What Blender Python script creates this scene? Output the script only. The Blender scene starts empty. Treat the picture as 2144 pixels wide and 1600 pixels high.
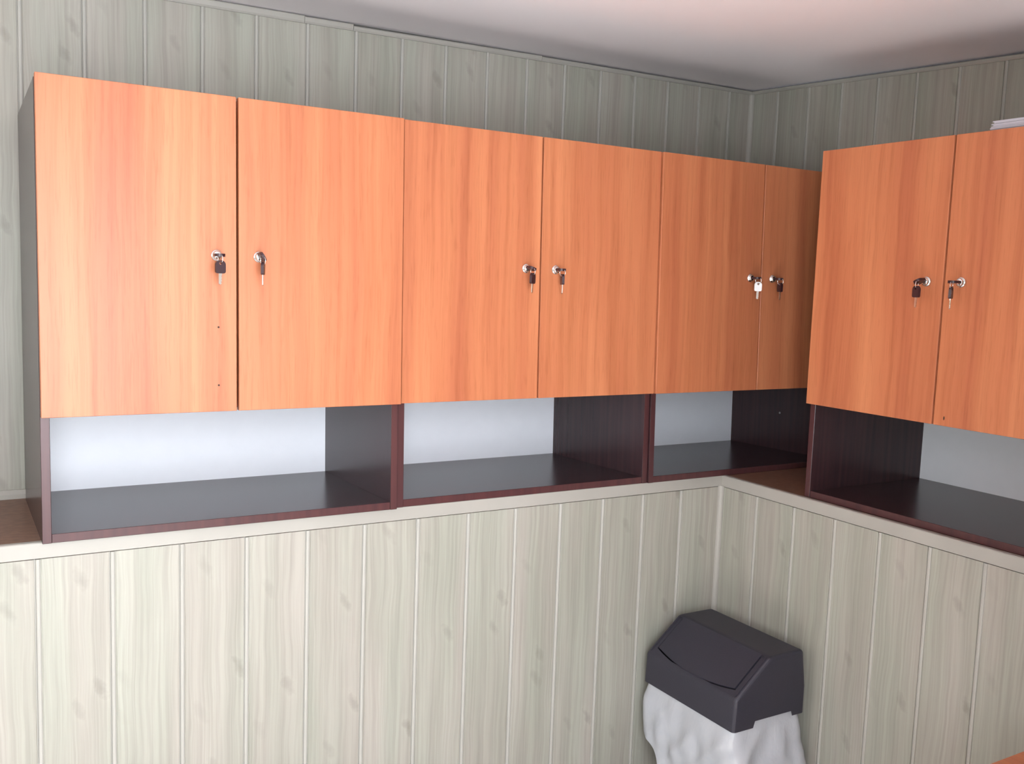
import bpy, bmesh, math, random
from mathutils import Vector, Matrix, noise
random.seed(7)
scene = bpy.context.scene
COL = scene.collection
LZ = 1.08            # height of the ledge above the floor

# ------------------------------------------------------------------ camera
F_PX, YAW, PIT, ROL = 1998.9, -0.5384, -0.1065, -0.0351
cam_d = bpy.data.cameras.new('camera')
cam_d.sensor_fit = 'HORIZONTAL'; cam_d.sensor_width = 36.0
cam_d.lens = F_PX * 36.0 / 2144.0
cam_d.clip_start = 0.02
cam = bpy.data.objects.new('camera', cam_d); COL.objects.link(cam)
_r = (Matrix.Rotation(YAW, 3, 'Z') @ Matrix.Rotation(PIT, 3, 'X') @ Matrix.Rotation(ROL, 3, 'Y'))
_rt, _fw, _up = _r.col[0], _r.col[1], _r.col[2]
_m = Matrix((( _rt[0], _up[0], -_fw[0], -0.1643),
             ( _rt[1], _up[1], -_fw[1], -2.1379),
             ( _rt[2], _up[2], -_fw[2], LZ + 0.5807),
             (0, 0, 0, 1)))
cam.matrix_world = _m
scene.camera = cam

# ------------------------------------------------------------------ world, daylight, exposure
world = bpy.data.worlds.new('world'); scene.world = world
world.use_nodes = True
bg = world.node_tree.nodes['Background']
bg.inputs[0].default_value = (0.75, 0.85, 1.0, 1); bg.inputs[1].default_value = 0.4
# daylight entering through the glazed opening in the wall behind the camera
WX0, WX1, WZ0, WZ1, WY = -0.55, 0.70, 0.76, 2.18, -2.42
RX, RY = 0.80, -1.78        # step added to the unseen back wall to dim window light at the right
la = bpy.data.lights.new('window_daylight', 'AREA')
la.shape = 'RECTANGLE'; la.size = WX1 - WX0 - 0.02; la.size_y = WZ1 - WZ0 - 0.02
la.energy = 104; la.color = (0.885, 0.945, 1.0)
lo = bpy.data.objects.new('window_daylight', la); COL.objects.link(lo)
lo.location = ((WX0 + WX1) / 2, WY - 0.10, (WZ0 + WZ1) / 2)
lo.rotation_euler = (math.radians(90), 0, 0)
# second, smaller window in the side wall at the left, looking on to greenery
SY0, SY1, SZ0, SZ1, SX = -1.75, -0.75, 0.95, 2.15, -2.4
lb = bpy.data.lights.new('side_window_daylight', 'AREA')
lb.shape = 'RECTANGLE'; lb.size = SY1 - SY0 - 0.02; lb.size_y = SZ1 - SZ0 - 0.02
lb.energy = 24; lb.color = (0.96, 1.0, 0.90)
lbo = bpy.data.objects.new('side_window_daylight', lb); COL.objects.link(lbo)
lbo.location = (SX - 0.10, (SY0 + SY1) / 2, (SZ0 + SZ1) / 2)
lbo.rotation_euler = (math.radians(90), 0, math.radians(-90))
# high sunlight added: its unseen floor patch bounces light up to the ceiling
su = bpy.data.lights.new('ceiling_bounce_sun', 'SUN'); su.energy = 80.0; su.angle = math.radians(1.0); su.color = (1.0, 0.96, 0.93)
so = bpy.data.objects.new('ceiling_bounce_sun', su); COL.objects.link(so)
so.location = (-2.0, -6.0, 7.0)
so.rotation_euler = Vector((-0.25, -1.0, 1.75)).to_track_quat('Z', 'Y').to_euler()
vs = scene.view_settings
vs.view_transform = 'Standard'; vs.look = 'None'; vs.gamma = 1.0; vs.use_curve_mapping = False
vs.exposure = 0.0

# ------------------------------------------------------------------ materials
def new_mat(name):
    m = bpy.data.materials.new(name); m.use_nodes = True
    nt = m.node_tree
    return m, nt, nt.nodes['Principled BSDF']
def N(nt, t, **kw):
    n = nt.nodes.new(t)
    for k, v in kw.items(): setattr(n, k, v)
    return n
def L(nt, a, b): nt.links.new(a, b)
def setv(n, i, v):
    n.inputs[i].default_value = v
def ramp(nt, fac, stops):
    r = N(nt, 'ShaderNodeValToRGB')
    e = r.color_ramp.elements
    e[0].position, e[0].color = stops[0][0], (*stops[0][1], 1)
    e[1].position, e[1].color = stops[1][0], (*stops[1][1], 1)
    for p, c in stops[2:]:
        x = e.new(p); x.color = (*c, 1)
    L(nt, fac, r.inputs[0]); return r.outputs[0]
def mix(nt, fac, a, b, mode='MIX'):
    n = N(nt, 'ShaderNodeMix', data_type='RGBA', blend_type=mode)
    for s, v in ((0, fac), (6, a), (7, b)):
        if isinstance(v, (int, float)): n.inputs[s].default_value = v
        elif isinstance(v, tuple): n.inputs[s].default_value = (*v, 1)
        else: L(nt, v, n.inputs[s])
    return n.outputs[2]
def coords(nt, scale, rand=True):
    tc = N(nt, 'ShaderNodeTexCoord')
    v = tc.outputs['Object']
    if rand:
        oi = N(nt, 'ShaderNodeObjectInfo')
        mu = N(nt, 'ShaderNodeMath', operation='MULTIPLY'); setv(mu, 1, 31.7); L(nt, oi.outputs['Random'], mu.inputs[0])
        cb = N(nt, 'ShaderNodeCombineXYZ'); L(nt, mu.outputs[0], cb.inputs[1]); L(nt, mu.outputs[0], cb.inputs[2])
        ad = N(nt, 'ShaderNodeVectorMath', operation='ADD'); L(nt, v, ad.inputs[0]); L(nt, cb.outputs[0], ad.inputs[1])
        v = ad.outputs[0]
    return v
def scaled(nt, v, s):
    m = N(nt, 'ShaderNodeVectorMath', operation='MULTIPLY'); L(nt, v, m.inputs[0]); setv(m, 1, s); return m.outputs[0]
def noise_t(nt, v, scale=1.0, detail=3.0, rough=0.5, dist=0.0):
    n = N(nt, 'ShaderNodeTexNoise'); setv(n, 'Scale', scale); setv(n, 'Detail', detail); setv(n, 'Roughness', rough); setv(n, 'Distortion', dist)
    L(nt, v, n.inputs['Vector']); return n.outputs['Fac']
def flat_mat(name, col, rough=0.5, metal=0.0, var=0.06, nscale=25.0, spec=0.5, bump=0.0):
    m, nt, p = new_mat(name)
    v = coords(nt, 1)
    f = noise_t(nt, v, nscale, 4)
    d = tuple(c * (1 - var) for c in col); u = tuple(min(1, c * (1 + var)) for c in col)
    L(nt, ramp(nt, f, [(0.3, d), (0.7, u)]), p.inputs['Base Color'])
    setv(p, 'Roughness', rough); setv(p, 'Metallic', metal); setv(p, 'Specular IOR Level', spec)
    if bump:
        b = N(nt, 'ShaderNodeBump'); setv(b, 'Strength', bump); setv(b, 'Distance', 0.002); L(nt, f, b.inputs['Height']); L(nt, b.outputs[0], p.inputs['Normal'])
    return m

def plank_mat(name, knots=True):
    """pale bleached-wood print on plastic cladding: vertical streaks, soft grey knots"""
    m, nt, p = new_mat(name)
    v = coords(nt, 1)
    warp = noise_t(nt, scaled(nt, v, (9, 9, 5)), 1, 2)
    wv = N(nt, 'ShaderNodeCombineXYZ'); 
    w2 = N(nt, 'ShaderNodeMath', operation='MULTIPLY_ADD'); L(nt, warp, w2.inputs[0]); setv(w2, 1, 0.02); setv(w2, 2, -0.01)
    L(nt, w2.outputs[0], wv.inputs[0])
    va = N(nt, 'ShaderNodeVectorMath', operation='ADD'); L(nt, v, va.inputs[0]); L(nt, wv.outputs[0], va.inputs[1])
    v2 = va.outputs[0]
    broad = noise_t(nt, scaled(nt, v2, (22, 1, 1.3)), 1, 3)
    fine = noise_t(nt, scaled(nt, v2, (150, 1, 2.2)), 1, 4, 0.6)
    tint = noise_t(nt, scaled(nt, v, (14, 1, 1.6)), 1, 1)
    c1 = ramp(nt, tint, [(0.34, (0.346, 0.341, 0.292)), (0.66, (0.366, 0.338, 0.299))])
    c2 = mix(nt, 1.0, c1, ramp(nt, broad, [(0.30, (0.88, 0.88, 0.87)), (0.68, (1.05, 1.05, 1.05))]), 'MULTIPLY')
    c3 = mix(nt, 1.0, c2, ramp(nt, fine, [(0.34, (0.87, 0.865, 0.85)), (0.60, (1.05, 1.05, 1.05))]), 'MULTIPLY')
    if knots:
        sx = N(nt, 'ShaderNodeSeparateXYZ'); L(nt, v2, sx.inputs[0])
        # slight slant so knots lean
        sl = N(nt, 'ShaderNodeMath', operation='MULTIPLY_ADD'); L(nt, sx.outputs[0], sl.inputs[0]); setv(sl, 1, 1.0); L(nt, sx.outputs[2], sl.inputs[2])
        cb = N(nt, 'ShaderNodeCombineXYZ'); L(nt, sx.outputs[0], cb.inputs[0]); L(nt, sl.outputs[0], cb.inputs[2]); L(nt, sx.outputs[1], cb.inputs[1])
        vo = N(nt, 'ShaderNodeTexVoronoi', voronoi_dimensions='2D'); setv(vo, 'Scale', 1.0); setv(vo, 'Randomness', 0.9)
        s2 = scaled(nt, cb.outputs[0], (6.2, 1, 5.2))
        sp = N(nt, 'ShaderNodeSeparateXYZ'); L(nt, s2, sp.inputs[0])
        cc = N(nt, 'ShaderNodeCombineXYZ'); L(nt, sp.outputs[0], cc.inputs[0]); L(nt, sp.outputs[2], cc.inputs[1])
        L(nt, cc.outputs[0], vo.inputs['Vector'])
        kd = N(nt, 'ShaderNodeMath', operation='ADD'); L(nt, vo.outputs['Distance'], kd.inputs[0])
        kw = noise_t(nt, scaled(nt, v, (70, 1, 60)), 1, 2)
        km = N(nt, 'ShaderNodeMath', operation='MULTIPLY_ADD'); L(nt, kw, km.inputs[0]); setv(km, 1, 0.16); setv(km, 2, -0.07); L(nt, km.outputs[0], kd.inputs[1])
        kn = ramp(nt, kd.outputs[0], [(0.0, (0.76, 0.755, 0.75)), (0.07, (0.86, 0.855, 0.85)), (0.13, (1.03, 1.03, 1.03)), (0.22, (1, 1, 1))])
        sc_ = N(nt, 'ShaderNodeSeparateColor'); L(nt, vo.outputs['Color'], sc_.inputs[0])
        c3 = mix(nt, sc_.outputs[0], c3, kn, 'MULTIPLY')
    # the bead along the left edge carries no print and is a little paler
    tc = N(nt, 'ShaderNodeTexCoord'); sb = N(nt, 'ShaderNodeSeparateXYZ'); L(nt, tc.outputs['Object'], sb.inputs[0])
    lt = N(nt, 'ShaderNodeMath', operation='LESS_THAN'); L(nt, sb.outputs[0], lt.inputs[0]); setv(lt, 1, 0.0114)
    c3 = mix(nt, lt.outputs[0], c3, (0.392, 0.376, 0.340))
    L(nt, c3, p.inputs['Base Color'])
    setv(p, 'Roughness', 0.42); setv(p, 'Specular IOR Level', 0.45)
    return m

def cherry_mat(name):
    m, nt, p = new_mat(name)
    v = coords(nt, 1)
    warp = noise_t(nt, scaled(nt, v, (4, 1, 2.2)), 1, 2)
    w2 = N(nt, 'ShaderNodeMath', operation='MULTIPLY_ADD'); L(nt, warp, w2.inputs[0]); setv(w2, 1, 0.035); setv(w2, 2, -0.017)
    wv = N(nt, 'ShaderNodeCombineXYZ'); L(nt, w2.outputs[0], wv.inputs[0])
    va = N(nt, 'ShaderNodeVectorMath', operation='ADD'); L(nt, v, va.inputs[0]); L(nt, wv.outputs[0], va.inputs[1])
    v2 = va.outputs[0]
    broad = noise_t(nt, scaled(nt, v2, (16, 1, 0.7)), 1, 2)
    grain = noise_t(nt, scaled(nt, v2, (70, 1, 1.1)), 1, 4, 0.6)
    fleck = noise_t(nt, scaled(nt, v, (260, 1, 14)), 1, 2)
    c1 = ramp(nt, broad, [(0.28, (0.410, 0.125, 0.058)), (0.50, (0.485, 0.164, 0.074)), (0.72, (0.550, 0.205, 0.094))])
    c2 = mix(nt, 1.0, c1, ramp(nt, grain, [(0.32, (0.88, 0.84, 0.80)), (0.56, (1.03, 1.03, 1.03))]), 'MULTIPLY')
    c3 = mix(nt, 1.0, c2, ramp(nt, fleck, [(0.32, (0.90, 0.88, 0.86)), (0.45, (1, 1, 1))]), 'MULTIPLY')
    L(nt, c3, p.inputs['Base Color'])
    setv(p, 'Roughness', 0.42); setv(p, 'Specular IOR Level', 0.42)
    return m

def dark_mat(name, base, dark, rough):
    m, nt, p = new_mat(name)
    v = coords(nt, 1)
    g = noise_t(nt, scaled(nt, v, (60, 60, 2.0)), 1, 3)
    L(nt, ramp(nt, g, [(0.3, dark), (0.7, base)]), p.inputs['Base Color'])
    setv(p, 'Roughness', rough); setv(p, 'Specular IOR Level', 0.40)
    return m

M_PLANK = plank_mat('bleached_wood_cladding')
M_BEAD = flat_mat('cladding_trim', (0.36, 0.34, 0.305), 0.42, var=0.04, nscale=6.0)
M_BACKING = flat_mat('cladding_groove', (0.10, 0.095, 0.085), 0.7)
M_CEIL = flat_mat('ceiling_board', (0.93, 0.87, 0.89), 0.6, var=0.015, nscale=2.0)
M_FLOOR = flat_mat('vinyl_floor', (0.50, 0.49, 0.48), 0.45, var=0.1)
M_WALL = flat_mat('plain_cladding', (0.55, 0.53, 0.49), 0.5)
M_LEDGE = dark_mat('brown_ledge_board', (0.22, 0.115, 0.075), (0.15, 0.075, 0.05), 0.45)
M_CHERRY = cherry_mat('cherry_laminate')
M_DARK = dark_mat('dark_mahogany_laminate', (0.048, 0.020, 0.022), (0.030, 0.013, 0.016), 0.24)
M_EDGE = dark_mat('mahogany_edge_band', (0.085, 0.030, 0.030), (0.06, 0.022, 0.024), 0.35)
M_WHITE = flat_mat('white_hardboard', (0.87, 0.87, 0.92), 0.5, var=0.01)
M_CHROME = flat_mat('chrome', (0.82, 0.82, 0.82), 0.16, 1.0, var=0.02)
M_STEEL = flat_mat('key_steel', (0.72, 0.68, 0.62), 0.28, 1.0, var=0.03)
M_KEYHEAD = flat_mat('dark_key_plastic', (0.035, 0.012, 0.016), 0.35)
M_KEYGLINT = flat_mat('key_glint_white', (0.85, 0.85, 0.85), 0.3, var=0.02)  # white base colour stands in for the bright reflection on a silver head
M_HOLE = flat_mat('hole_dark', (0.03, 0.015, 0.01), 0.8)
M_SCREW = flat_mat('screw_steel', (0.55, 0.5, 0.5), 0.4, 0.8)
M_BIN = flat_mat('charcoal_plastic', (0.026, 0.024, 0.036), 0.50, bump=0.15, nscale=300.0)
M_BINBODY = flat_mat('dark_brown_plastic', (0.035, 0.022, 0.022), 0.5)
M_PAPER = flat_mat('white_paper', (0.55, 0.54, 0.60), 0.7, var=0.02)
def bag_mat():
    m, nt, p = new_mat('white_bin_liner')
    v = coords(nt, 1, False)
    f = noise_t(nt, v, 18, 4, 0.6, 1.2)
    L(nt, ramp(nt, f, [(0.30, (0.41, 0.42, 0.455)), (0.70, (0.44, 0.445, 0.47))]), p.inputs['Base Color'])
    setv(p, 'Roughness', 0.25); setv(p, 'Specular IOR Level', 0.6)
    b = N(nt, 'ShaderNodeBump'); setv(b, 'Strength', 0.30); setv(b, 'Distance', 0.004)
    f2 = noise_t(nt, scaled(nt, v, (22, 22, 10)), 1, 3, 0.5, 2.5)
    L(nt, f2, b.inputs['Height']); L(nt, b.outputs[0], p.inputs['Normal'])
    return m
M_BAG = bag_mat()

# ------------------------------------------------------------------ mesh helpers
def bm_box(bm, x0, x1, y0, y1, z0, z1, mi=0):
    vs_ = [bm.verts.new((x, y, z)) for z in (z0, z1) for y in (y0, y1) for x in (x0, x1)]
    fs = []
    for f in ((0, 2, 3, 1), (4, 5, 7, 6), (0, 1, 5, 4), (2, 6, 7, 3), (0, 4, 6, 2), (1, 3, 7, 5)):
        fc = bm.faces.new([vs_[i] for i in f]); fc.material_index = mi; fs.append(fc)
    return fs
def bevel_all(bm, w, seg=1):
    bmesh.ops.bevel(bm, geom=list(bm.edges), offset=w, segments=seg, profile=0.5, affect='EDGES', clamp_overlap=True)
def bm_prism(bm, pts, h0, h1, axis='z'):
    """extrude a 2-D outline; axis z: (x,y) outline, axis y: (x,z) outline"""
    def mk(p, h):
        return (p[0], p[1], h) if axis == 'z' else ((p[0], h, p[1]) if axis == 'y' else (h, p[0], p[1]))
    a = [bm.verts.new(mk(p, h0)) for p in pts]; b = [bm.verts.new(mk(p, h1)) for p in pts]
    n = len(pts)
    bm.faces.new(a); bm.faces.new(list(reversed(b)))
    for i in range(n):
        bm.faces.new((a[i], b[i], b[(i + 1) % n], a[(i + 1) % n]))
    return bm
def bm_lathe(bm, prof, axis='y', seg=24, center=(0, 0, 0)):
    """profile of (radius, height) revolved about an axis; closed at both ends"""
    rings = []
    for r, h in prof:
        ring = []
        for k in range(seg):
            a = 2 * math.pi * k / seg
            c, s = r * math.cos(a), r * math.sin(a)
            p = (c, h, s) if axis == 'y' else (c, s, h)
            ring.append(bm.verts.new((p[0] + center[0], p[1] + center[1], p[2] + center[2])))
        rings.append(ring)
    for a, b in zip(rings, rings[1:]):
        for k in range(seg):
            bm.faces.new((a[k], a[(k + 1) % seg], b[(k + 1) % seg], b[k]))
    bm.faces.new(rings[0]); bm.faces.new(rings[-1])
def bm_torus(bm, R, r, M=None, s1=24, s2=8):
    M = M or Matrix.Identity(4)
    rings = []
    for i in range(s1):
        a = 2 * math.pi * i / s1
        ring = []
        for j in range(s2):
            b = 2 * math.pi * j / s2
            ring.append(bm.verts.new(M @ Vector(((R + r * math.cos(b)) * math.cos(a), r * math.sin(b), (R + r * math.cos(b)) * math.sin(a)))))
        rings.append(ring)
    for i in range(s1):
        for j in range(s2):
            a, b = rings[i], rings[(i + 1) % s1]
            bm.faces.new((a[j], a[(j + 1) % s2], b[(j + 1) % s2], b[j]))
def to_mesh(name, bm, mats, smooth=False):
    bmesh.ops.recalc_face_normals(bm, faces=list(bm.faces))
    me = bpy.data.meshes.new(name); bm.to_mesh(me); bm.free()
    for m in (mats if isinstance(mats, (list, tuple)) else [mats]): me.materials.append(m)
    if smooth:
        me.shade_smooth()
    return me
def link(name, me, parent=None, loc=(0, 0, 0), rot=(0, 0, 0)):
    o = bpy.data.objects.new(name, me); COL.objects.link(o)
    o.location = loc; o.rotation_euler = rot
    if parent is not None: o.parent = parent
    return o
def obj(name, bm, mats, parent=None, loc=(0, 0, 0), rot=(0, 0, 0), smooth=False):
    return link(name, to_mesh(name, bm, mats, smooth), parent, loc, rot)
def box(name, x0, x1, y0, y1, z0, z1, mat, parent=None, bev=0.0, loc=(0, 0, 0), rot=(0, 0, 0)):
    bm = bmesh.new(); bm_box(bm, x0, x1, y0, y1, z0, z1)
    if bev: bevel_all(bm, bev)
    return obj(name, bm, mat, parent, loc, rot)
def empty(name, loc, rot=(0, 0, 0), parent=None):
    o = link(name, None, parent, loc, rot); o.empty_display_size = 0.1; return o
def tag(o, label=None, cat=None, group=None, kind=None):
    if label: o['label'] = label
    if cat: o['category'] = cat
    if group: o['group'] = group
    if kind: o['kind'] = kind
    return o

# ------------------------------------------------------------------ the room shell
YW, XW = 0.540, 2.425           # faces of the upper (recessed) walls
YL, XL = 0.036, 1.907           # faces of the lower (projecting) walls
XMIN, YMIN = SX, WY           # far limits of the room, outside the frame
def ceil_z(x, y):
    return LZ + 1.3075 + 0.0075 * (x - XW) + 0.046 * (max(y, -0.75) - YW)

tag(box('floor', XMIN - 0.1, XW + 0.2, YMIN - 0.1, YW + 0.2, -0.05, 0.0, M_FLOOR), 'grey vinyl floor of the room', 'floor', kind='structure')

# ceiling: a slightly sagging sheet with thickness
bm = bmesh.new()
xs = [XMIN - 0.1 + i * (XW + 0.2 - XMIN + 0.1) / 12 for i in range(13)]
ys = [YMIN - 0.1, -1.8, -0.75, -0.6, -0.3, 0.0, 0.3, YW + 0.1]
lo_ = [[bm.verts.new((x, y, ceil_z(x, y))) for x in xs] for y in ys]
hi_ = [[bm.verts.new((x, y, ceil_z(x, y) + 0.05)) for x in xs] for y in ys]
for j in range(len(ys) - 1):
    for i in range(len(xs) - 1):
        bm.faces.new((lo_[j][i], lo_[j][i + 1], lo_[j + 1][i + 1], lo_[j + 1][i]))
        bm.faces.new((hi_[j][i], hi_[j + 1][i], hi_[j + 1][i + 1], hi_[j][i + 1]))
for j in range(len(ys) - 1):
    for i in (0, -1): bm.faces.new((lo_[j][i], lo_[j + 1][i], hi_[j + 1][i], hi_[j][i]))
for i in range(len(xs) - 1):
    for j in (0, -1): bm.faces.new((lo_[j][i], lo_[j][i + 1], hi_[j][i + 1], hi_[j][i]))
tag(obj('ceiling', bm, M_CEIL, smooth=False), 'smooth pale pinkish white ceiling above the cladding', 'ceiling', kind='structure')

def plank_mesh(name, width, h):
    """one board of cladding seen from its front (-y): bead at its left edge between two fine grooves, then the flat"""
    prof = [(0.0, 0.0030), (0.0016, 0.0030), (0.0030, -0.0010), (0.0055, -0.0022), (0.0085, -0.0022), (0.0108, -0.0010),
            (0.0120, 0.0012), (0.0132, 0.0012), (0.0142, 0.0), (width - 0.001, 0.0), (width, 0.001)]
    prof = [p for p in prof if p[0] <= width]
    bm = bmesh.new()
    pts = prof + [(prof[-1][0], 0.010), (0.0, 0.010)]
    bm_prism(bm, pts, 0.0, h)
    return to_mesh(name, bm, M_PLANK)

def clad(wall, joints, end, z0, z1_fn, rot, place):
    """hang a row of boards on a wall; joints ascending along the board direction"""
    cache = {}
    js = list(joints) + [end]
    for a, b in zip(js, js[1:]):
        w = round(b - a, 4); h = round(z1_fn(a, b) - z0, 4)
        if w < 0.02: continue
        key = (w, h)
        if key not in cache: cache[key] = plank_mesh('plank', w, h)
        link('plank', cache[key], wall, place(a, z0), rot)

# lower left wall (below the ledge): boards face -y
TH = 0.034                       # height of the ledge nosing
wll = tag(box('wall_left_lower', XMIN, XL + 0.01, YL + 0.010, YL + 0.10, 0, LZ - 0.02, M_BACKING),
          'pale wood-print cladding below the ledge under the long cabinet row', 'wall', kind='structure')
js = [-0.015 + 0.1463 * k for k in range(-16, 14)]; js = [j for j in js if j < XL - 0.03]
clad(wll, js, XL + 0.004, 0, lambda a, b: LZ - TH - 0.0025, (0, 0, 0), lambda a, z: (a, YL, z))
# lower right wall: boards face -x (local x runs towards -y)
wrl = tag(box('wall_right_lower', XL + 0.010, XL + 0.10, RY, YL + 0.01, 0, LZ - 0.02, M_BACKING),
          'pale wood-print cladding below the ledge behind the waste bin', 'wall', kind='structure')
js = [0.1463 * k for k in range(0, 12)]
clad(wrl, js, YL - RY, 0, lambda a, b: LZ - TH - 0.0025, (0, 0, -math.pi / 2), lambda a, z: (XL, YL - a, z))
# upper left wall
wlu = tag(box('wall_left', XMIN, XW + 0.1, YW + 0.010, YW + 0.10, LZ - 0.06, LZ + 1.30, M_BACKING),
          'pale wood-print cladding above and behind the long cabinet row', 'wall', kind='structure')
js = [0.0037 + 0.1441 * k for k in range(-16, 17)]
clad(wlu, js, XW + 0.004, LZ - 0.03, lambda a, b: ceil_z((a + b) / 2, YW) - 0.012, (0, 0, 0), lambda a, z: (a, YW, z))
# upper right wall
wru = tag(box('wall_right', XW + 0.010, XW + 0.10, RY, YW + 0.02, LZ - 0.06, LZ + 1.24, M_BACKING),
          'pale wood-print cladding above and behind the cabinet at the right', 'wall', kind='structure')
js = [-0.02] + [YW - 0.416 + 0.1441 * k for k in range(0, 15)]
clad(wru, js, YW - RY, LZ - 0.03, lambda a, b: ceil_z(XW, YW - (a + b) / 2) - 0.014, (0, 0, -math.pi / 2), lambda a, z: (XW, YW - a, z))
# walls outside the frame
bm = bmesh.new()
for a in ((YMIN, SY0, 0, LZ + 1.35), (SY1, YW + 0.1, 0, LZ + 1.35), (SY0, SY1, 0, SZ0), (SY0, SY1, SZ1, LZ + 1.35)):
    bm_box(bm, XMIN - 0.08, XMIN, a[0], a[1], a[2], a[3])
tag(obj('wall_side', bm, M_WALL), 'plain side wall outside the frame with a window opening', 'wall', kind='structure')
wf2 = tag(empty('window_2', (XMIN - 0.04, (SY0 + SY1) / 2, SZ0)), 'white framed side window outside the frame', 'window', kind='structure')
bm = bmesh.new(); hw = (SY1 - SY0) / 2; hh = SZ1 - SZ0
for a in ((-hw, -hw + 0.05, 0, hh), (hw - 0.05, hw, 0, hh), (-hw + 0.05, hw - 0.05, 0, 0.05), (-hw + 0.05, hw - 0.05, hh - 0.05, hh)):
    bm_box(bm, -0.03, 0.03, a[0], a[1], a[2], a[3])
obj('window_frame', bm, M_WHITE, wf2)
bm = bmesh.new()
bm_box(bm, RX, XW + 0.1, RY - 0.08, RY, 0, LZ + 1.30); bm_box(bm, RX, RX + 0.08, WY - 0.08, RY - 0.08, 0, LZ + 1.30)  # added step: blocks part of the window light towards the right wall
for a in ((XMIN, WX0, 0, LZ + 1.35), (WX1, RX, 0, LZ + 1.35), (WX0, WX1, 0, WZ0), (WX0, WX1, WZ1, LZ + 1.35)):
    bm_box(bm, a[0], a[1], WY - 0.08, WY, a[2], a[3])
tag(obj('wall_back', bm, M_WALL), 'plain wall behind the camera with a window opening and an added light-blocking step', 'wall', kind='structure')
wf = tag(empty('window_1', ((WX0 + WX1) / 2, WY - 0.04, WZ0)), 'large white framed window behind the camera', 'window', kind='structure')
bm = bmesh.new(); hw = (WX1 - WX0) / 2; hh = WZ1 - WZ0
for a in ((-hw, -hw + 0.05, 0, hh), (hw - 0.05, hw, 0, hh), (-hw + 0.05, hw - 0.05, 0, 0.05), (-hw + 0.05, hw - 0.05, hh - 0.05, hh), (-0.025, 0.025, 0.05, hh - 0.05)):
    bm_box(bm, a[0], a[1], -0.03, 0.03, a[2], a[3])
obj('window_frame', bm, M_WHITE, wf)

# ------------------------------------------------------------------ ledge boards, nosings, beads
TL = 0.0269                       # the left ledge falls slightly to the wall and the cabinets lean back with it
sl = math.tan(TL)
bm = bmesh.new()
bm_prism(bm, [(YL + 0.006, LZ - 0.0005), (YW + 0.005, LZ - 0.0005 - sl * (YW - YL)), (YW + 0.005, LZ - 0.05), (YL + 0.006, LZ - 0.05)], XMIN, XW, axis='x')
tag(obj('ledge_board', bm, M_LEDGE), 'brown ledge board under the long row of cabinets', 'ledge', kind='structure')
bm = bmesh.new(); bm_box(bm, XL + 0.006, XW + 0.005, RY, YL, LZ - 0.02, LZ - 0.0012)
tag(obj('ledge_board', bm, M_LEDGE), 'brown ledge board under the cabinet at the right', 'ledge', kind='structure')
def nosing(name, pts, label):
    bm = bmesh.new(); a, b = pts
    if a[1] == b[1]:
        bm_prism(bm, [(YL - 0.003, LZ - TH), (YL - 0.003, LZ - 0.002), (YL - 0.001, LZ), (YL + 0.012, LZ), (YL + 0.012, LZ - TH)], a[0], b[0], axis='x')
    else:
        bm_prism(bm, [(XL - 0.003, LZ - TH), (XL - 0.003, LZ - 0.002), (XL - 0.001, LZ), (XL + 0.012, LZ), (XL + 0.012, LZ - TH)], a[1], b[1], axis='y')
    o = obj(name, bm, M_BEAD); return tag(o, label, 'trim', kind='structure')
nosing('trim_1', ((XMIN, 0), (XL + 0.006, 0)), 'pale strip along the ledge edge below the long cabinet row')
nosing('trim_2', ((0, RY), (0, YL + 0.006)), 'pale strip along the ledge edge below the right cabinet')
def round_bead(bm, r, z0, z1, cx, cy, a0, a1):
    pts = [(cx, cy)] + [(cx + r * math.cos(a0 + (a1 - a0) * k / 8), cy + r * math.sin(a0 + (a1 - a0) * k / 8)) for k in range(9)]
    bm_prism(bm, pts, z0, z1)
# vertical inner-corner beads
bm = bmesh.new(); round_bead(bm, 0.013, 0, LZ - TH + 0.001, XL + 0.001, YL + 0.001, math.pi, 1.5 * math.pi)
tag(obj('trim_3', bm, M_BEAD), 'pale vertical bead in the corner of the lower walls', 'trim', kind='structure')
bm = bmesh.new(); round_bead(bm, 0.015, LZ - 0.02, LZ + 1.29, XW + 0.001, YW + 0.001, math.pi, 1.5 * math.pi)
tag(obj('trim_4', bm, M_BEAD), 'pale vertical bead in the corner of the upper walls', 'trim', kind='structure')
# strip at the foot of the upper left wall
zb_ = LZ - sl * (YW - YL)
bm = bmesh.new(); bm_prism(bm, [(YW - 0.012, zb_ - 0.002), (YW - 0.012, zb_ + 0.012), (YW - 0.006, zb_ + 0.022), (YW + 0.002, zb_ + 0.022), (YW + 0.002, zb_ - 0.002)], XMIN, XW - 0.002, axis='x')
tag(obj('baseboard_left', bm, M_BEAD), 'narrow strip at the foot of the upper wall beside the leftmost cabinet', 'trim', kind='structure')
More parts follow.
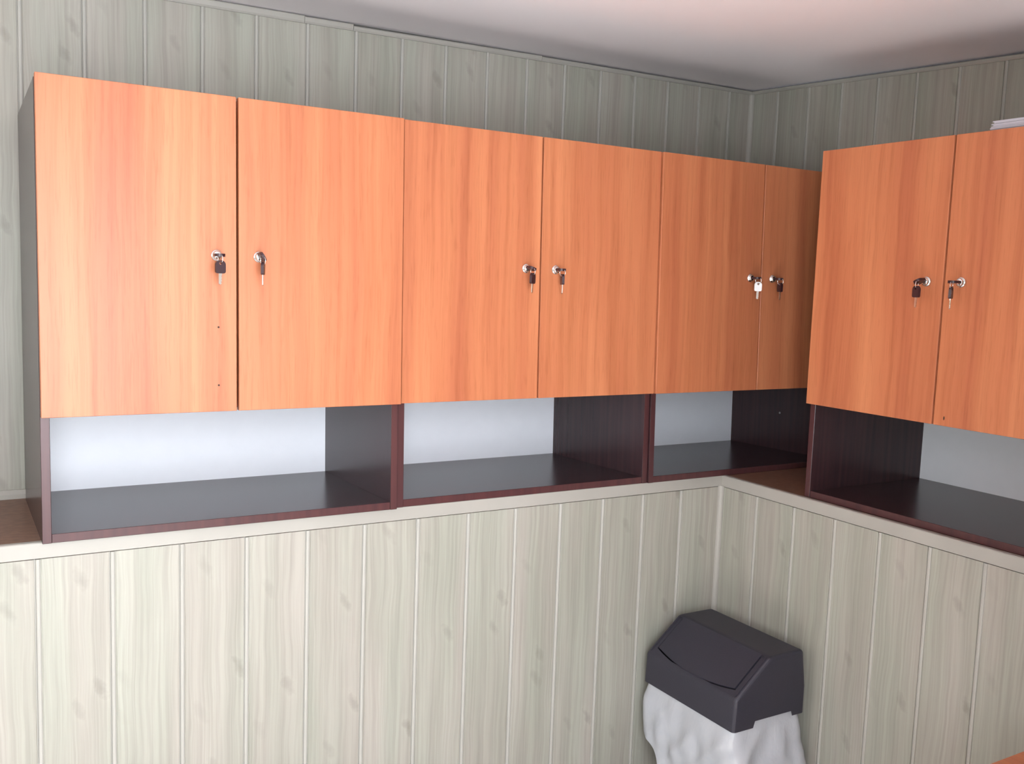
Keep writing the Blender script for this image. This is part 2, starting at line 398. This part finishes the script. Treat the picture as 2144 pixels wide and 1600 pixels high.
# cornice strips under the ceiling: three lengths at the left wall, not quite in line, one at the right wall
def cornice(name, along, a, b, drop0, drop1, gap0, gap1, label, n=8):
    bm = bmesh.new(); prev = None
    for k in range(n + 1):
        s = a + (b - a) * k / n; f = k / n
        dr = drop0 + (drop1 - drop0) * f; gp = gap0 + (gap1 - gap0) * f
        if along == 'x':
            zc = ceil_z(s, YW); q = [(YW - 0.004, zc - dr), (YW - 0.007, zc - dr + 0.005), (YW - 0.008, zc - gp - 0.003), (YW - 0.006, zc - gp), (YW + 0.002, zc - gp), (YW + 0.002, zc - dr)]
            ring = [bm.verts.new((s, p[0], p[1])) for p in q]
        else:
            zc = ceil_z(XW, s); q = [(XW - 0.004, zc - dr), (XW - 0.007, zc - dr + 0.005), (XW - 0.008, zc - gp - 0.003), (XW - 0.006, zc - gp), (XW + 0.002, zc - gp), (XW + 0.002, zc - dr)]
            ring = [bm.verts.new((p[0], s, p[1])) for p in q]
        if prev:
            m = len(ring)
            for i in range(m): bm.faces.new((prev[i], prev[(i + 1) % m], ring[(i + 1) % m], ring[i]))
        else: bm.faces.new(ring)
        prev = ring
    bm.faces.new(prev)
    return tag(obj(name, bm, M_BEAD), label, 'trim', kind='structure')
cornice('trim_5', 'x', XMIN, 0.718, 0.024, 0.023, 0.001, 0.003, 'leftmost length of pale cornice strip under the ceiling')
cornice('trim_6', 'x', 0.719, 0.862, 0.023, 0.022, 0.005, 0.004, 'short middle length of pale cornice strip under the ceiling')
cornice('trim_7', 'x', 0.863, 1.50, 0.022, 0.020, 0.009, 0.004, 'cornice strip with a shadow gap above the second cabinet')
cornice('trim_8', 'x', 1.501, XW - 0.004, 0.020, 0.017, 0.006, 0.005, 'cornice strip running into the corner above the third cabinet')
cornice('trim_9', 'y', YW - 0.004, RY, 0.017, 0.022, 0.005, 0.009, 'pale cornice strip under the ceiling along the right wall')

# ------------------------------------------------------------------ cabinets
CW, CH, CD, T = 0.80, 0.9560, 0.5085, 0.018    # width, height, depth, board thickness
DZ0, DZ1 = 0.2665, 0.9584                      # door bottom and top
LOCK_Z, LOCK_DX = 0.612, 0.0465
# shared meshes, local frame: x to the right, y into the cabinet, z up, origin at the front lower left corner, doors at y 0..T
def panel(x0, x1, y0, y1, z0, z1, mat, bev=0.0008, edge=None):
    bm = bmesh.new(); fs = bm_box(bm, x0, x1, y0, y1, z0, z1)
    if edge is not None: fs[2].material_index = 1          # front (-y) face carries edge banding
    if bev: bevel_all(bm, bev)
    return to_mesh('panel', bm, [mat, edge] if edge else mat)
F0 = T + 0.002
ME_SIDE = panel(0, T, F0, CD, 0, CH - 0.003, M_DARK, edge=M_EDGE)
ME_BOTTOM = panel(T, CW - T, F0 + 0.002, CD - 0.008, 0.0, T + 0.001, M_DARK, edge=M_EDGE)
ME_TOP = panel(T, CW - T, F0, CD - 0.008, CH - 0.003 - T, CH - 0.003, M_DARK, edge=M_EDGE)
ME_SHELF = panel(T, CW - T, F0 + 0.012, CD - 0.008, DZ0 + 0.004, DZ0 + 0.004 + T, M_DARK, edge=M_EDGE)
ME_BACK = panel(T, CW - T, CD - 0.008, CD - 0.001, 0.0, CH - 0.004, M_WHITE, bev=0)
DWID = CW / 2 - 0.0035
ME_DOOR = panel(0, DWID, 0, T, 0, DZ1 - DZ0, M_CHERRY, bev=0.0009)
def lock_mesh():
    bm = bmesh.new()
    bm_lathe(bm, [(0.0125, 0.0), (0.0125, -0.0025), (0.0115, -0.0045), (0.0090, -0.0050), (0.0088, -0.0100), (0.0080, -0.0112), (0.0030, -0.0112)], 'y', 28)
    return to_mesh('lock', bm, M_CHROME, True)
ME_LOCK = lock_mesh()
def hole_mesh():
    bm = bmesh.new(); bm_lathe(bm, [(0.0022, 0.0), (0.0022, -0.0004), (0.0012, -0.0005)], 'y', 12); return to_mesh('screw_hole', bm, M_HOLE)
ME_HOLE = hole_mesh()

def cabinet(loc, rz, tilt, label, gaps=(0.0, 0.0)):
    root = empty('wall_cabinet', loc, (-tilt, 0, rz)); tag(root, label, 'cabinet', 'cabinets standing on the ledge')
    link('side_panel', ME_SIDE, root); link('side_panel', ME_SIDE, root, (CW - T, 0, 0))
    link('bottom_panel', ME_BOTTOM, root); link('top_panel', ME_TOP, root)
    link('shelf', ME_SHELF, root)
    tag(link('back_panel', ME_BACK, root), 'white back panel')
    doors = []
    for s in (0, 1):
        d = link('door', ME_DOOR, root, (0.0010 + gaps[0] if s == 0 else CW / 2 + 0.0025, 0, DZ0)); doors.append(d)
        lx = (CW / 2 - LOCK_DX if s == 0 else CW / 2 + LOCK_DX) - d.location.x
        tag(link('lock', ME_LOCK, d, (lx, 0.0002, LOCK_Z - DZ0)), 'chrome cam lock')
    return root, doors

# ------------------------------------------------------------------ keys
def head_outline(w, h, n=8):
    """rounded key head outline in (x, z), top at z=0, going down to -h"""
    pts = []
    r = w * 0.42
    for cx, cz, a0 in ((w / 2 - r, -r, 0.0), (-w / 2 + r, -r, math.pi / 2)):
        for k in range(n + 1):
            a = a0 + (math.pi / 2) * k / n
            pts.append((cx + r * math.cos(a), cz + r * math.sin(a)))
    r2 = w * 0.2
    for cx, cz, a0 in ((-w / 2 + r2, -h + r2, math.pi), (w / 2 - r2, -h + r2, 1.5 * math.pi)):
        for k in range(5):
            a = a0 + (math.pi / 2) * k / 4
            pts.append((cx + r2 * math.cos(a), cz + r2 * math.sin(a)))
    return pts
def key_head_mesh(mat, w=0.022, h=0.028, t=0.0065):
    """head with a punched ring hole near its top"""
    bm = bmesh.new()
    out = head_outline(w, h); n = len(out)
    hole = []
    hc = (0.0, -0.0062); hr = 0.0033
    # match hole vertices to outline vertices by angle
    for (x, z) in out:
        a = math.atan2(z - hc[1], x - hc[0]); hole.append((hc[0] + hr * math.cos(a), hc[1] + hr * math.sin(a)))
    V = {}
    for side, y in ((0, -t / 2), (1, t / 2)):
        V[side, 'o'] = [bm.verts.new((x, y, z)) for x, z in out]
        V[side, 'h'] = [bm.verts.new((x, y, z)) for x, z in hole]
    for i in range(n):
        j = (i + 1) % n
        for s in (0, 1):
            bm.faces.new((V[s, 'o'][i], V[s, 'o'][j], V[s, 'h'][j], V[s, 'h'][i]))
        bm.faces.new((V[0, 'o'][i], V[0, 'o'][j], V[1, 'o'][j], V[1, 'o'][i]))
        bm.faces.new((V[0, 'h'][i], V[0, 'h'][j], V[1, 'h'][j], V[1, 'h'][i]))
    return to_mesh('key_head', bm, mat)
def key_blade_mesh(l=0.026, w=0.0072, t=0.0020):
    """blade with cut teeth along one edge, hanging below the head"""
    pts = [(-w / 2, 0.0), (w / 2, 0.0)]
    k = 6
    for i in range(k):
        z = -l * (0.18 + 0.62 * i / k)
        pts += [(w / 2, z), (w / 2 - 0.0016 - 0.0008 * (i % 2), z - l * 0.05)]
    pts += [(w / 2 - 0.001, -l * 0.88), (0.0, -l), (-w / 2, -l * 0.90)]
    bm = bmesh.new(); bm_prism(bm, pts, -t / 2, t / 2, axis='y')
    return to_mesh('key_blade', bm, M_STEEL)
ME_HEAD = key_head_mesh(M_KEYHEAD); ME_HEADW = key_head_mesh(M_KEYGLINT); ME_BLADE = key_blade_mesh()
ME_STUB = key_blade_mesh(0.009)
def ring_mesh():
    bm = bmesh.new(); bm_torus(bm, 0.0095, 0.0009, s1=28, s2=8); return to_mesh('key_ring', bm, M_CHROME, True)
ME_RING = ring_mesh()

def key_bunch(root, lx, face, twist, roll, label, white=False, spin=0.3, off=(0.0, 0.0)):
    """key in a lock with a second key hanging from its ring. local frame = cabinet frame, lock axis -y.
    roll: rotation of the inserted key about the lock axis; twist: turn of the hanging key about the vertical"""
    M = root.matrix_world
    p = M @ Vector((lx, -0.0115, LOCK_Z))
    zrot = math.atan2(M[1][0], M[0][0])
    e = empty('key_bunch', p, (0, 0, zrot)); tag(e, label, 'keys', 'keys hanging in the cabinet locks')
    # inserted key: blade into the lock (+y), head out to -y; head mesh top (hole end) points to -y
    ik = link('inserted_key', ME_STUB, e, (0, -0.004, 0), (0, 0, 0))
    # build orientation: local -z (blade tip) -> +y ; local x -> horizontal, rolled about y
    R = Matrix.Rotation(roll, 3, 'Y') @ Matrix(((1, 0, 0), (0, 0, -1), (0, 1, 0)))
    ik.rotation_euler = R.to_euler()
    hd = link('key_head', ME_HEAD, ik, (0, 0, 0.0268))
    tag(hd, 'dark plastic key head')
    hole = Vector((0, -0.004 - 0.0268 + 0.0062, 0))             # ring hole of the inserted head
    # ring hangs through the hole
    rg = link('key_ring', ME_RING, e, hole + Vector((0, 0, -0.0080)), (0, 0, math.pi / 2 + spin))
    # hanging key
    top = hole + Vector((off[0], off[1], -0.0172 + 0.0058))
    hk = link('hanging_key', ME_BLADE, e, top + Vector((0, 0, -0.0265)), (0, 0, twist))
    h2 = link('key_head', ME_HEADW if white else ME_HEAD, hk, (0, 0, 0.0265))
    tag(h2, 'silver key head with its reflection painted white' if white else 'dark plastic key head')
    return e

cab1, d1 = cabinet((0.0, -0.001, LZ), -0.0030, TL, 'leftmost orange cherry cabinet with its dark side panel exposed')
cab2, d2 = cabinet((0.8050, 0.0100, LZ), 0.0, TL, 'middle orange cherry cabinet of the long row, set back a little')
cab3, d3 = cabinet((1.6070, 0.0050, LZ), 0.0, TL, 'orange cherry cabinet in the shaded corner, half behind the right cabinet')
cab4, d4 = cabinet((1.9025, -0.2828, LZ), -math.pi / 2 - 0.002, 0.0, 'orange cherry cabinet on the right wall, cut off by the frame')
bpy.context.view_layer.update()
for hx, hz in ((0.3574, 0.4541), (0.3576, 0.3252)):
    link('screw_hole', ME_HOLE, d1[0], (hx - d1[0].location.x, 0, hz - DZ0))
link('screw_hole', ME_HOLE, d4[1], (0.4307 - d4[1].location.x, 0, 0.2856 - DZ0)).scale = (0.8, 1, 2.2)
bm = bmesh.new(); bm_lathe(bm, [(0.004, 0), (0.004, 0.0008), (0.002, 0.0014)], 'y', 14)
sc = obj('screw_head', bm, M_SCREW, cab3, (CW - T, 0.26, 0.15), (0, 0, math.pi / 2))

a, b = CW / 2 - LOCK_DX, CW / 2 + LOCK_DX
key_bunch(cab1, a, 0, 0.10, 0.0, 'keys in the left door of the leftmost cabinet, dark head facing forward')
key_bunch(cab1, b, 0, 1.15, 1.05, 'keys in the right door of the leftmost cabinet, head seen edge-on')
key_bunch(cab2, a, 0, 0.55, 0.35, 'keys in the left door of the middle cabinet', spin=0.1)
key_bunch(cab2, b, 0, 1.25, 0.0, 'keys in the right door of the middle cabinet')
key_bunch(cab3, a, 0, -0.55, 0.0, 'keys with a silver head, its glint painted white, on the shaded corner cabinet', white=True)
key_bunch(cab3, b, 0, 1.35, 0.0, 'dark keys in the right door of the shaded corner cabinet')
key_bunch(cab4, a, 0, -0.25, -0.5, 'keys with a wide dark head in the left door of the right cabinet')
key_bunch(cab4, b, 0, -1.15, 0.0, 'keys with a narrow dark head beside the seam of the right cabinet')

# ------------------------------------------------------------------ paper on top of the right cabinet
bm = bmesh.new()
for k in range(9):
    z0 = LZ + 0.9565 + k * 0.0032
    dx, dy = random.uniform(-0.003, 0.003), random.uniform(-0.006, 0.004) - 0.0016 * k
    bm_box(bm, 1.935 + dx, 2.232 + dx, -1.045 + dy, -0.742 + dy, z0, z0 + 0.0028)
tag(obj('paper_stack', bm, M_PAPER), 'white paper stack lying on top of the right cabinet', 'paper')

# ------------------------------------------------------------------ desk at the lower right
DX0, DX1, DY0, DY1, DTZ = 1.30, 1.895, -1.765, -1.086, LZ - 0.34
desk = tag(empty('desk', ((DX0 + DX1) / 2, (DY0 + DY1) / 2, 0)), 'orange wood desk with one corner showing at the lower right', 'desk')
ox, oy = (DX0 + DX1) / 2, (DY0 + DY1) / 2
box('desk_top', DX0 - ox, DX1 - ox, DY0 - oy, DY1 - oy, DTZ - 0.025, DTZ, M_CHERRY, desk, bev=0.002)
for s in (DY0 - oy + 0.05, DY1 - oy - 0.068):
    box('side_panel', DX0 - ox + 0.04, DX1 - ox - 0.02, s, s + T, 0.0, DTZ - 0.025, M_CHERRY, desk, bev=0.001)
box('modesty_panel', DX1 - ox - 0.06, DX1 - ox - 0.042, DY0 - oy + 0.068, DY1 - oy - 0.068, 0.25, DTZ - 0.025, M_CHERRY, desk, bev=0.001)

# ------------------------------------------------------------------ waste bin with a swing lid and a liner
BX0, BX1, BY0, BY1 = 1.597, 1.862, -0.388, -0.012      # lid footprint
ZL = LZ - 0.588                                         # lower rim of the lid
BW, BD = BY1 - BY0, BX1 - BX0
bin_ = tag(empty('waste_bin', ((BX0 + BX1) / 2, (BY0 + BY1) / 2, 0)), 'charcoal swing-lid waste bin standing in the corner below the ledge', 'bin')
# bin frame: u = world x from lid front, v = world y from near end; children use world minus origin
bo = Vector(((BX0 + BX1) / 2, (BY0 + BY1) / 2, 0))
def rrect(x0, x1, y0, y1, r, n=5):
    pts = []
    for cx, cy, a0 in ((x1 - r, y1 - r, 0), (x0 + r, y1 - r, 90), (x0 + r, y0 + r, 180), (x1 - r, y0 + r, 270)):
        for k in range(n + 1):
            a_ = math.radians(a0 + 90 * k / n); pts.append((cx + r * math.cos(a_), cy + r * math.sin(a_)))
    return pts
# body: tapered tub
bm = bmesh.new(); rings = []
for z, ins in ((0.0, 0.055), (0.01, 0.050), (ZL - 0.10, 0.022), (ZL + 0.01, 0.016)):
    rings.append([bm.verts.new((x - bo.x, y - bo.y, z)) for x, y in rrect(BX0 + ins, BX1 - ins, BY0 + ins, BY1 - ins, 0.035)])
for r0, r1 in zip(rings, rings[1:]):
    for i in range(len(r0)): bm.faces.new((r0[i], r0[(i + 1) % len(r0)], r1[(i + 1) % len(r0)], r1[i]))
bm.faces.new(rings[0])
obj('bin_body', bm, M_BINBODY, bin_, smooth=False)
# hood: side profile (x from front, z from rim); front band, slope with flap opening, flat top, back
BANDZ, RIDX, TOPZ = 0.088, 0.122, 0.186
S0 = Vector((0.004, BANDZ)); S1 = Vector((RIDX, TOPZ))
sdir = (S1 - S0); slen = sdir.length; sdir.normalize(); snrm = Vector((-sdir.y, sdir.x))
def slope_pt(s, v, h=0.0):
    p = S0 + sdir * s + snrm * h
    return Vector((BX0 + p.x - bo.x, BY0 + v - bo.y, ZL + p.y))
MG = 0.030
def flap_outline(g, n=20):
    """outline on the slope (s up the slope, v along the lid); lower edge bows downwards; g grows it"""
    pts = []
    v0, v1, s1 = MG - g, BW - MG + g, slen - 0.004 + g * 0.4
    for k in range(n + 1):
        f = k / n; v = v0 + (v1 - v0) * f
        pts.append((0.030 - 0.022 * (1 - (2 * f - 1) ** 2) - g, v))
    for k in range(1, 7): pts.append((pts[n][0] + (s1 - pts[n][0]) * k / 6, v1))
    for k in range(1, n + 1): pts.append((s1, v1 + (v0 - v1) * k / n))
    for k in range(1, 6): pts.append((s1 + (pts[0][0] - s1) * k / 6, v0))
    return pts
bm = bmesh.new()
def P(x, v, z): return bm.verts.new((BX0 + x - bo.x, BY0 + v - bo.y, ZL + z))
rim_ = 0.006
# slope frame around the opening
inn = flap_outline(0.0035)
n20 = 20
outp = []
for i, (s, v) in enumerate(inn):
    if i <= n20: outp.append((0.0, BW * i / n20))
    elif i <= n20 + 6: outp.append((slen * (i - n20) / 6, BW))
    elif i <= 2 * n20 + 6: outp.append((slen, BW - BW * (i - n20 - 6) / n20))
    else: outp.append((slen - slen * (i - 2 * n20 - 6) / 6, 0.0))
vi = [bm.verts.new(slope_pt(s, v)) for s, v in inn]; vo_ = [bm.verts.new(slope_pt(s, v)) for s, v in outp]
vd = [bm.verts.new(slope_pt(s, v, -0.012)) for s, v in inn]
K = len(inn)
for i in range(K):
    j = (i + 1) % K
    bm.faces.new((vo_[i], vo_[j], vi[j], vi[i])); bm.faces.new((vi[i], vi[j], vd[j], vd[i]))
# shell: rings of side profile joined along v
prof = [(0.004, BANDZ), (0.0, 0.0)]
b0 = P(0.000, 0, 0); b1 = P(0.000, BW, 0)
f0, f1 = vo_[0], vo_[n20]; r0_, r1_ = vo_[2 * n20 + 6], vo_[n20 + 6]
bt0, bt1 = P(BD - 0.014, 0.002, TOPZ), P(BD - 0.014, BW - 0.002, TOPZ)
bk0, bk1 = P(BD, 0, TOPZ - 0.105), P(BD, BW, TOPZ - 0.105)
bb0, bb1 = P(BD, 0, 0.020), P(BD, BW, 0.020)
m0, m1 = P(0.072, 0, 0.0), P(0.072, BW, 0.0)
m0b, m1b = P(0.078, 0, 0.018), P(0.078, BW, 0.018)
n0, n1 = P(BD - 0.052, 0, 0.018), P(BD - 0.052, BW, 0.018)
n0b, n1b = P(BD - 0.047, 0, 0.004), P(BD - 0.047, BW, 0.004)
q0, q1 = P(BD, 0, 0.004), P(BD, BW, 0.004)
bm.faces.new([b0, b1] + [vo_[i] for i in range(n20, -1, -1)])                 # front band
bm.faces.new([vo_[i] for i in range(n20 + 6, 2 * n20 + 7)] + [bt0, bt1])      # flat top
bm.faces.new((bt0, bk0, bk1, bt1)); bm.faces.new((bk0, q0, q1, bk1))          # back
bm.faces.new([b0] + [f0] + [vo_[i] for i in range(K - 1, 2 * n20 + 5, -1)] + [bt0, bk0, q0, n0b, n0, m0b, m0])   # near end
bm.faces.new([b1] + [vo_[i] for i in range(n20, n20 + 7)] + [bt1, bk1, q1, n1b, n1, m1b, m1])                    # far end
bmesh.ops.remove_doubles(bm, verts=list(bm.verts), dist=1e-5)
for v_ in (bb0, bb1):
    if v_.is_valid and not v_.link_edges: bm.verts.remove(v_)
bmesh.ops.recalc_face_normals(bm, faces=list(bm.faces))
inner = set(vi + vd)
sharp = [e for e in bm.edges if len(e.link_faces) == 2 and e.calc_face_angle(0) > 0.3
         and e.verts[0] not in inner and e.verts[1] not in inner and max(v.co.z for v in e.verts) > ZL + 0.03]
bmesh.ops.bevel(bm, geom=sharp, offset=0.010, segments=4, profile=0.5, affect='EDGES', clamp_overlap=False)
me = to_mesh('lid_hood', bm, M_BIN)
hood = link('lid_hood', me, bin_)
# flap
bm = bmesh.new()
fo = flap_outline(0.0)
top_ = [bm.verts.new(slope_pt(s, v, 0.0020)) for s, v in fo]; low_ = [bm.verts.new(slope_pt(s, v, -0.004)) for s, v in fo]
bm.faces.new(top_); bm.faces.new(list(reversed(low_)))
for i in range(K): bm.faces.new((top_[i], top_[(i + 1) % K], low_[(i + 1) % K], low_[i]))
obj('swing_flap', bm, M_BIN, bin_)
# raised rib beside the flap at the near end, another at the far end
for v in (0.012, BW - 0.012):
    bm = bmesh.new()
    q = [slope_pt(0.010, v - 0.0025, 0), slope_pt(0.010, v + 0.0025, 0), slope_pt(slen - 0.006, v + 0.0025, 0), slope_pt(slen - 0.006, v - 0.0025, 0)]
    lo4 = [bm.verts.new(p) for p in q]
    up4 = [bm.verts.new(p + Vector((snrm.x, 0, snrm.y)) * 0.0022) for p in q]
    bm.faces.new(up4); bm.faces.new(lo4)
    for i in range(4): bm.faces.new((lo4[i], lo4[(i + 1) % 4], up4[(i + 1) % 4], up4[i]))
    obj('rib', bm, M_BIN, bin_)
# liner: skirt folded over the rim
bm = bmesh.new()
NP, NR = 200, 34
base = []
rr = rrect(BX0 + 0.003, BX1 - 0.003, BY0 + 0.003, BY1 - 0.003, 0.030, 6)
acc = [0.0]
for i in range(len(rr)):
    a_, b_ = Vector(rr[i]), Vector(rr[(i + 1) % len(rr)]); acc.append(acc[-1] + (b_ - a_).length)
per = acc[-1]
for k in range(NP):
    s = per * k / NP
    i = max(j for j in range(len(rr)) if acc[j] <= s + 1e-9)
    a_, b_ = Vector(rr[i]), Vector(rr[(i + 1) % len(rr)])
    p = a_ + (b_ - a_) * ((s - acc[i]) / max(1e-9, acc[i + 1] - acc[i])); tdir = (b_ - a_).normalized()
    base.append((p, Vector((tdir.y, -tdir.x)), s))
grid = []
cx_, cy_ = bo.x, bo.y
for r in range(NR + 1):
    row = []
    for (p, nrm, s) in base:
        # hem is high at the far front corner and falls away round the bin
        fy = (p.y - BY0) / BW; fx = (p.x - BX0) / BD
        hem = 0.36 - 0.235 * max(0.0, min(1, fy)) ** 1.6 * (1 - 0.5 * fx) - 0.02 * math.sin(s * 23) 
        t = r / NR
        dz = -0.030 + (hem + 0.030) * t
        diag = 1.0 - 2.0 * abs(math.sin(s * 21 + 9 * dz + 1.6 * math.sin(s * 9 + 14 * dz)))
        fold = 1.1 * diag + math.sin(s * 48 + 2.3 * math.sin(s * 17) + 5 * t) * 0.6 + 0.4 * math.sin(s * 97 + 1.2 - 4 * t)
        w = noise.noise(Vector((p.x * 9 + 3 * dz, p.y * 9, dz * 9 + 4 * p.y))) + 0.25 * noise.noise(Vector((p.x * 26 + 5, p.y * 26, dz * 22)))
        d = max(0.0, dz)
        w += 0.30 * (1 - 2.2 * abs(noise.noise(Vector((p.x * 13 + 6 * dz, p.y * 13 - 7 * dz, dz * 11 + 2.7)))))
        out = 0.0005 + 0.16 * d * math.exp(-d * 3) + (0.001 + 0.011 * min(1, d / 0.10)) * 0.42 * fold + 0.011 * min(1, d / 0.06) * w
        if dz < 0.004: out = min(out, -0.004 + 0.004 * (dz > 0))
        q = p + nrm * out
        q.x = min(q.x, XL - 0.012); q.y = min(q.y, YL - 0.008)
        row.append(bm.verts.new((q.x - cx_, q.y - cy_, ZL - dz)))
    grid.append(row)
for r in range(NR):
    for k in range(NP):
        bm.faces.new((grid[r][k], grid[r][(k + 1) % NP], grid[r + 1][(k + 1) % NP], grid[r + 1][k]))
tag(obj('bin_liner', bm, M_BAG, None, (cx_, cy_, 0), smooth=True), 'pale grey plastic liner folded over the rim of the waste bin', 'bin liner')
